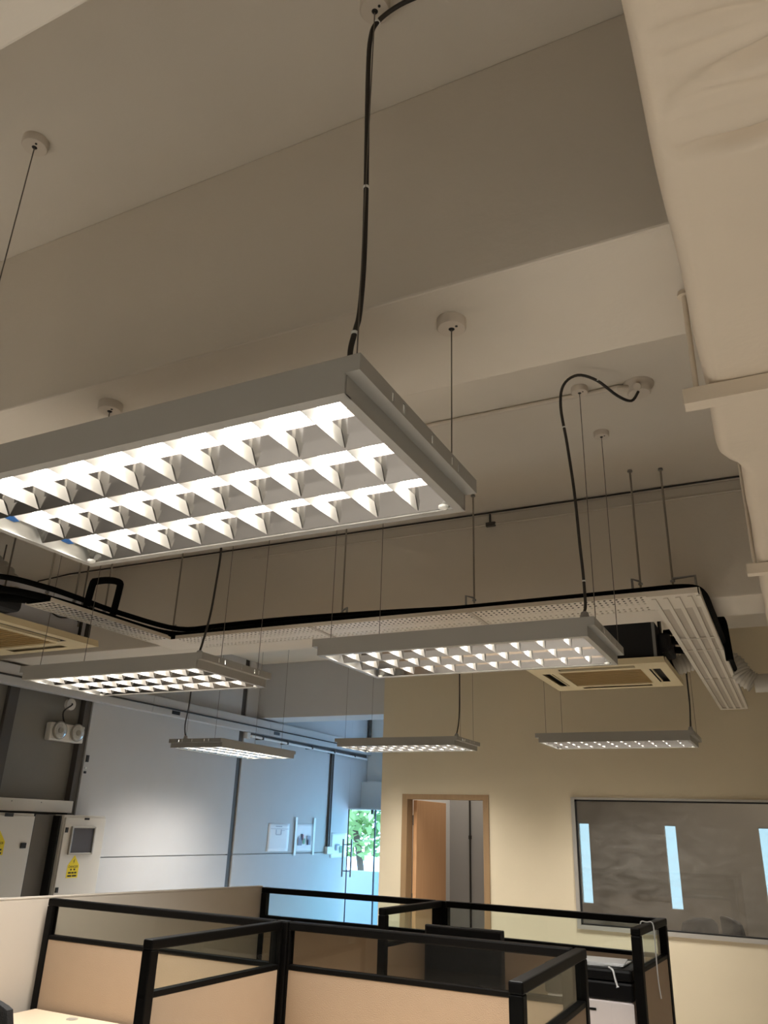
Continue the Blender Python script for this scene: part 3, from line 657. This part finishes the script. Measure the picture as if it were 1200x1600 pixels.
# white laminate end wall on the left, set a little out of square
A, B = Vector((-4.27, 2.50, 0)), Vector((-3.72, 5.46, 0)); d = B-A
pw = thing('panel_wall', 'solid white laminate partition running back along the left of the desks', 'partition', tuple(A), math.atan2(d.y, d.x))
Ln = d.length
for x0, x1 in ((0, 1.25), (1.253, Ln)): box('panel', 'laminate', x0, x1, -.022, .022, .06, PT-.003, pw, .002, False)
box('edge_cap', 'laminate', 0, Ln, -.024, .024, PT-.003, PT+.008, pw, .003, False); box('base', 'frame', 0, Ln, -.018, .018, 0, .06, pw, 0, False)

# desks
def desk(label, x0, x1, y0, y1):
    t = thing('desk', label, 'desk', ((x0+x1)/2, (y0+y1)/2, 0), group='office desks')
    box('desk_top', 'desk', x0, x1, y0, y1, .71, .735, t, .004)
    for x in (x0+.05, x1-.09):
        box('side_panel', 'laminate', x, x+.025, y0+.05, y1-.03, 0, .71, t, .002)
    MB().lathe([(.03, 0), (.03, .002)], x0+.35, y1-.07, .735, 18).build('cable_port', 'alu', t)
    return t
desk('pale desk at lower left in front of smoked glass screen', -3.92, -2.46, 2.98, 3.665)
desk('pale desk at the front right bay', -2.32, -.96, 2.98, 3.665)
desk('pale desk carrying the printer and monitor', -2.18, -.90, 4.68, 5.33)
desk('pale desk at back left beside the white panel wall', -3.62, -2.36, 4.70, 5.40)

# monitor
mo = thing('monitor', 'black desktop monitor rising above the front screen', 'monitor', (-1.93, 5.02, .736))
mo.rotation_euler = (0, 0, .0)
MX0, MX1, MZ0, MZ1 = -2.175, -1.672, H-.885, H-.548
box('housing', 'dark', MX0, MX1, 5.005, 5.04, MZ0, MZ1, mo, .006)
box('display', 'screen', MX0+.014, MX1-.014, 5.0035, 5.006, MZ0+.03, MZ1-.014, mo)
box('logo', 'alu', -1.945, -1.905, 5.003, 5.0045, MZ0+.010, MZ0+.016, mo)
box('neck', 'dark', -1.955, -1.895, 5.04, 5.07, .75, MZ0+.15, mo, .004)
MB().lathe([(.12, 0), (.12, .008), (.10, .015)], -1.925, 5.03, .736, 28).build('base', 'dark', mo)

# printer with papers
pr_ = thing('printer', 'white office printer with black scanner top behind the right screens', 'printer', (-1.14, 5.0, .735))
box('body', 'printer', -1.36, -.905, 4.80, 5.20, .736, H-.80, pr_, .012)
box('side_cover', 'printer', -1.02, -.903, 4.795, 4.80, .745, H-.81, pr_, .002)
box('scanner', 'screen', -1.37, -.90, 4.79, 5.21, H-.80, H-.715, pr_, .012)
box('lid', 'screen', -1.37, -.90, 4.785, 5.215, H-.712, H-.655, pr_, .015)
box('paper_slot', 'screen', -1.20, -1.10, 4.796, 4.80, H-.855, H-.845, pr_)
for k, (a, dx_, dz) in enumerate(((.04, 0, 0), (-.03, .02, .006), (.10, .01, .012))):
    o = MB().box(-.15, .15, -.105, .105, 0, .005).build('paper_sheet', 'paper'); o.location = (-1.12+dx_, 4.95, H-.6545+dz); o.rotation_euler = (0, 0, a)
    tag(o, ('lowest', 'middle', 'topmost')[k]+' white paper sheaf lying on the black printer lid', 'paper', 'papers on the printer')
tag(MB().tube(smooth_path([(-1.02, 4.80, H-.65), (-.995, 4.775, H-.66), (-.985, 4.773, H-.70), (-.975, 4.773, H-.735)], 5), [.005]*15+[.008], 8).build('usb_cord', 'paper'), 'short white cord hanging down the black front of the printer', 'cord')
tag(MB().tube(smooth_path([(-.875, 4.98, H-.50), (-.868, 4.98, PT+.004), (-.838, 4.985, PT+.006), (-.806, 4.985, PT+.002), (-.802, 4.985, H-.53), (-.803, 4.99, H-.70), (-.797, 5.0, H-.80)], 5), .0035, 6).build('white_cord', 'paper'), 'thin white cord looped over the rail of the right return screen', 'cord')
# black chair back at lower left corner
def office_chair(label, x, y, rz, top, grp):
    t = thing('office_chair', label, 'chair', (x, y, 0), rz, grp)
    bk = MB(); nw, nh = 10, 8; zb_ = .58
    for side in (0, 1):
        vs = []
        for i in range(nw+1):
            for j in range(nh+1):
                u, v = -1+2*i/nw, j/nh
                wd = .22*(1-.10*v-.12*max(0, v-.8)*5*u*u)
                z = zb_+(top-zb_)*v - (.045*u*u if v > .9 else 0)
                vs.append((u*wd, .24+.05*u*u*-1+.05*v+(.03 if side else 0), z))
        bk.add(vs, [(i*(nh+1)+j, (i+1)*(nh+1)+j, (i+1)*(nh+1)+j+1, i*(nh+1)+j+1) for i in range(nw) for j in range(nh)], True)
    m = (nw+1)*(nh+1); edge = [(i, 0) for i in range(nw)]+[(nw, j) for j in range(nh)]+[(i, nh) for i in range(nw, 0, -1)]+[(0, j) for j in range(nh, 0, -1)]
    ids = [i*(nh+1)+j for i, j in edge]; o = len(bk.v)-2*m
    for a, b in zip(ids, ids[1:]+ids[:1]): bk.f.append((o+a, o+b, o+m+b, o+m+a)); bk.sm.append(False)
    bk.build('backrest', 'chair', t, world=False)
    box('seat', 'chair', -.23, .23, -.23, .20, .43, .49, t, .03, False)
    MB().tube([(0, .26, .62), (0, .24, .46), (0, .05, .41)], .022, 8).build('back_bar', 'dark', t, world=False)
    MB().tube([(0, 0, .08), (0, 0, .43)], .028, 10).build('column', 'dark', t, world=False)
    for k in range(5):
        a = 2*PI*k/5; l = MB().tube([(.03*math.cos(a), .03*math.sin(a), .10), (.29*math.cos(a), .29*math.sin(a), .065)], .017, 8).build('leg', 'dark', t, world=False)
        MB().tube([(.29*math.cos(a)-.012*math.sin(a), .29*math.sin(a)+.012*math.cos(a), .03), (.29*math.cos(a)+.012*math.sin(a), .29*math.sin(a)-.012*math.cos(a), .03)], .03, 12).build('caster', 'dark', l, world=False)
    for s in (-1, 1): MB().tube(smooth_path([(s*.24, .12, .46), (s*.27, .10, .66), (s*.26, -.12, .67)], 4), .016, 8).build('armrest', 'dark', t, world=False)
    return t
office_chair('black office chair back just showing at lower left corner', -3.20, 2.93, PI, H-.685, 'office chairs')
office_chair('black mesh chair back behind the window, left one of two', -1.204, 9.376, .75+PI, H-.725, 'meeting room chairs')
office_chair('black mesh chair back behind the window, right one of two', -.52, 9.2, 2.1, H-.69, 'meeting room chairs')
mt_ = thing('meeting_table', 'low pale meeting table behind the window glass', 'table', (.4, 9.25, 0))
box('table_top', 'laminate', .0, 1.6, 8.75, 9.75, .70, .73, mt_, .006)
for x in (.1, 1.4): box('leg', 'dark', x, x+.06, 9.0, 9.5, 0, .70, mt_)

# ================================================================== LEFT WALL FITTINGS
XL = -5.8
# electrical cabinets
def sticker(parent, y, z, s):
    m = MB().prism([(y-.5*s, z-.62*s), (y+.5*s, z-.62*s), (y+.5*s, z+.15*s), (y, z+.78*s), (y-.5*s, z+.15*s)], XC, XC+.0015, 0).build('warning_label', 'yellow', parent)
    tag(m, 'yellow house shaped danger sticker')
    me = text_mesh('DANGER', .205*s); o = bpy.data.objects.new('lettering', me); C.objects.link(o); o.parent = m
    pw_ = parent_world(m); o.location = Vector((XC+.002, y, z+.0*s))-pw_; o.rotation_euler = (PI/2, 0, PI/2)
    k = MB()
    k.prism([(y-.03*s, z+.25*s), (y+.05*s, z+.38*s), (y+.01*s, z+.39*s), (y+.06*s, z+.56*s), (y-.06*s, z+.40*s), (y-.01*s, z+.39*s)], XC+.0015, XC+.002, 0)
    for a, b, h_ in ((-.22, -.10, -.16), (.06, .2, -.16), (-.38, -.12, -.36), (-.08, .12, -.36), (.16, .36, -.36), (-.40, -.05, -.55), (0, .38, -.55)):
        k.box(XC+.0015, XC+.002, y+a*s, y+b*s, z+h_*s, z+(h_+.10)*s)
    k.build('lettering', 'ink', m)
XC = XL+.22
f = (5.8-.22)/5.8
def cab(label, y0, y1):
    t = thing('electrical_cabinet', label, 'cabinet', ((XL+XC)/2, (y0+y1)/2, 0), group='electrical cabinets')
    box('body', 'cabinet', XL+.0, XC-.02, y0, y1, 0, H+.014, t, .004)
    dr = box('door', 'cabinet', XC-.02, XC, y0+.006, y1-.006, .05, H-.006, t, .003)
    return t, dr
c1, dr1 = cab('cream electrical cabinet at left edge with black square lock', 4.28, 5.073*f)
box('lock', 'dark', XC, XC+.01, 5.02*f-.05, 5.02*f, H-.245, H-.205, dr1)
box('name_plate', 'dark', XC, XC+.004, 4.78*f-.02, 4.78*f+.06, H-.014, H+.012, c1)
sticker(dr1, 4.745*f, H-.215, .125)
c2, dr2 = cab('cream electrical cabinet with grey framed meter window', 5.40*f, 5.89*f)
box('name_plate', 'dark', XC, XC+.004, 5.62*f, 5.675*f, H-.022, H-.006, dr2)
mwn = MB(); y0, y1, z0, z1 = 5.48*f, 5.76*f, H-.298, H-.075
for a in ((y0, y0+.016, z0, z1), (y1-.016, y1, z0, z1), (y0+.016, y1-.016, z0, z0+.014), (y0+.016, y1-.016, z1-.014, z1)): mwn.box(XC, XC+.02, *a)
mo_ = mwn.build('meter_window', 'alu', dr2, bevel=.003); box('pane', mat('meter_glass', (86, 88, 96), .15), XC, XC+.006, y0+.016, y1-.016, z0+.014, z1-.014, mo_)
sticker(dr2, 5.575*f, H-.40, .125)
for y, z in ((5.43*f, H-.105), (5.43*f, H-.565)): MB().box(XC, XC+.010, y-.012, y+.012, z-.02, z+.02).build('lock', 'dark', dr2)
gp = thing('cabinet_side', 'dark grey recessed filler panel between two cream cabinets', 'panel', (XL+.05, 5.05, 0))
box('panel', 'cabgap', XL-.0, XL+.10, 5.08*f, 5.394*f, 0, H+.012, gp)
box('edge_strip', 'dark', XL+.10, XL+.20, 5.078*f, 5.088*f, 0, H+.012, gp); box('edge_strip', 'dark', XL+.10, XL+.18, 5.372*f, 5.392*f, 0, H+.006, gp)
tk = thing('wiring_trunk', 'pale horizontal trunking box above the electrical cabinets', 'trunking', (XL, 4.9, H+.07))
box('cover', 'cabinet', XL-.10, XL+.06, 4.2, 5.40, H+.03, H+.128, tk, .004)
for y in (4.75, 5.05): MB().tube([(XL+.06, y, H+.105), (XL+.064, y, H+.105)], .005, 8).build('screw', 'steel', tk)
# emergency light
XR = -5.88
em = thing('emergency_light', 'white twin lamp emergency light on the grey recess wall', 'emergency light', (XR, 5.2, H+.70))
k = XR/XL
box('housing', 'cabinet', XR, XR+.07, 5.0*k, 5.385*k, H+.622, H+.775, em, .012)
for y in (5.09*k, 5.29*k):
    hd = MB().tube([(XR+.07, y, H+.71), (XR+.082, y, H+.71), (XR+.092, y, H+.71)], [.070, .080, .076], 24).build('lamp_head', 'alu', em)
    MB().tube([(XR+.0915, y, H+.71), (XR+.095, y, H+.71)], .068, 24).build('reflector', 'holder', hd)
    MB().tube([(XR+.095, y, H+.71), (XR+.10, y, H+.71)], .026, 16).build('bulb_ring', 'alu', hd)
    MB().tube([(XR+.095, y, H+.71), (XR+.103, y, H+.71), (XR+.108, y, H+.71)], [.072, .062, .02], 24).build('lens', 'lens', hd)
MB().lathe([(.0, 0), (.0, .001)], 0, 0, 0, 3)
MB().tube([(XR, 5.21*k, H+.955), (XR+.035, 5.21*k, H+.955)], .052, 24).build('connection_box', 'cabinet', em)
MB().tube(smooth_path([(XR+.036, 5.215*k, H+.962), (XR+.05, 5.20*k, H+.945), (XR+.05, 5.13*k, H+.89), (XR+.045, 5.13*k, H+.84), (XR+.04, 5.17*k, H+.77)], 5), .007, 8).build('cable', 'cable', em)
MB().tube([(XR+.012, 5.19*k, H+.99), (XR+.012, 5.19*k, CZ)], .010, 8).build('conduit', 'recess', em)
# switch cluster on the panel edge
sw = thing('wall_switch', 'small black switches on the edge of the grey wall panel', 'switch', (XL, 5.53, H+.5))
box('button', 'dark', XL, XL+.012, 5.515, 5.545, H+.47, H+.53, sw, .002); box('button', 'dark', XL, XL+.01, 5.515, 5.54, H+.37, H+.39, sw, .002); box('indicator', 'holder', XL, XL+.01, 5.515, 5.535, H+.41, H+.425, sw)
# trunking along the left wall
tg = thing('cable_trunking', 'long grey cable trunking high on the left wall with dark cable along it', 'trunking', (XL, 8.0, H+1.08))
for y0, y1 in ((4.3, 6.2), (6.203, 8.3), (8.303, 11.05)):
    box('cover', 'greywall', XL+.002, XL+.09, y0, y1, H+1.005, H+1.17, tg, .004)
MB().tube([(XL+.095, 4.3, H+1.075), (XL+.095, 11.0, H+1.075)], .008, 6).build('cable', 'cable', tg)
for y in (6.55, 8.45): box('name_plate', 'dark', XL+.09, XL+.096, y-.06, y+.06, H+1.025, H+1.06, tg)
ld_ = thing('cable_ladder', 'slim pale conduit rail with clips under the left wall trunking', 'conduit', (XL, 9.4, H+.95))
MB().tube([(XL+.09, 7.92, H+.955), (XL+.09, 10.9, H+.935)], .014, 8).build('rail', 'white', ld_)
MB().box(XL, XL+.03, 7.92, 11.0, H+.97, H+1.0).build('shade_strip', 'post', ld_)  # dark strip painted in as the shadow between trunking and rail
for y in (8.15, 8.7, 9.3, 9.9, 10.5): MB().box(XL, XL+.11, y-.012, y+.012, H+.935, H+.975).build('clip', 'post', ld_)
box('end_bracket', 'white', XL, XL+.05, 7.90, 7.96, H+.93, H+1.0, ld_)
cn = thing('wall_conduit', 'dark conduit dropping down left wall to a white socket', 'conduit', (XL, 9.99, H+.2))
MB().tube([(XL+.02, 9.97, H-.28), (XL+.02, 9.97, H+.98)], .018, 8).tube([(XL+.018, 10.03, H-.28), (XL+.018, 10.03, H+.98)], .010, 8).build('tube', 'post', cn)
box('socket_box', 'cabinet', XL, XL+.05, 9.93, 10.09, H-.36, H-.265, cn, .006)
# posters
def poster(label, y0, y1, z0, z1, marks, extra=None):
    t = thing('wall_paper', label, 'paper', (XL, (y0+y1)/2, (z0+z1)/2), group='papers taped on left wall')
    s = MB(); n = 8
    for j in range(n):
        for i in range(1): pass
    vs = []
    for i in range(n+1):
        for j in range(n+1):
            u, v = i/n, j/n
            vs.append((XL+.004+.012*(1-v)**3*(u*(1-u)*2+.3), y0+(y1-y0)*u-.02*(1-v)**4*(1 if u < .5 else .6), z0+(z1-z0)*v))
    s.add(vs, [(i*(n+1)+j, (i+1)*(n+1)+j, (i+1)*(n+1)+j+1, i*(n+1)+j+1) for i in range(n) for j in range(n)], True)
    sh = s.build('sheet', 'paper', t); sd = sh.modifiers.new('thick', 'SOLIDIFY'); sd.thickness = .001
    for mname, bxs in marks:
        mm = MB()
        for a, b, c, d_ in bxs: mm.box(XL+.016, XL+.018, y0+(y1-y0)*a, y0+(y1-y0)*b, z0+(z1-z0)*c, z0+(z1-z0)*d_)
        mm.build('print', mname, sh)
    if extra: extra(t)
poster('white paper with faint pencil lines, leftmost of three on left wall', 8.56, 9.03, H-.315, H+.004, [('greyink', [(.3, .6, .88, .90), (.08, .92, .80, .81), (.32, .34, .60, .78), (.56, .58, .60, .78), (.34, .56, .585, .60), (.60, .75, .74, .75)])])
def strips(t):
    for y in (9.165, 9.615): box('tape_strip', 'tape', XL+.018, XL+.022, y-.022, y+.022, H-.365, H+.085, t)
poster('white paper with coloured sketch between two tape strips', 9.17, 9.63, H-.315, H+.012, [('greyink', [(.14, .34, .2, .5), (.6, .8, .22, .55)]), ('darkink', [(.30, .36, .4, .62)]), ('redink', [(.38, .42, .4, .6), (.62, .68, .22, .42)]), ('greenink', [(.40, .50, .25, .45)])], strips)
poster('white paper with grey green sketch beside the glass door', 10.105, 10.54, H-.41, H-.095, [('greyink', [(.25, .36, .3, .55), (.34, .5, .5, .55)]), ('greenink', [(.52, .7, .2, .48)])])
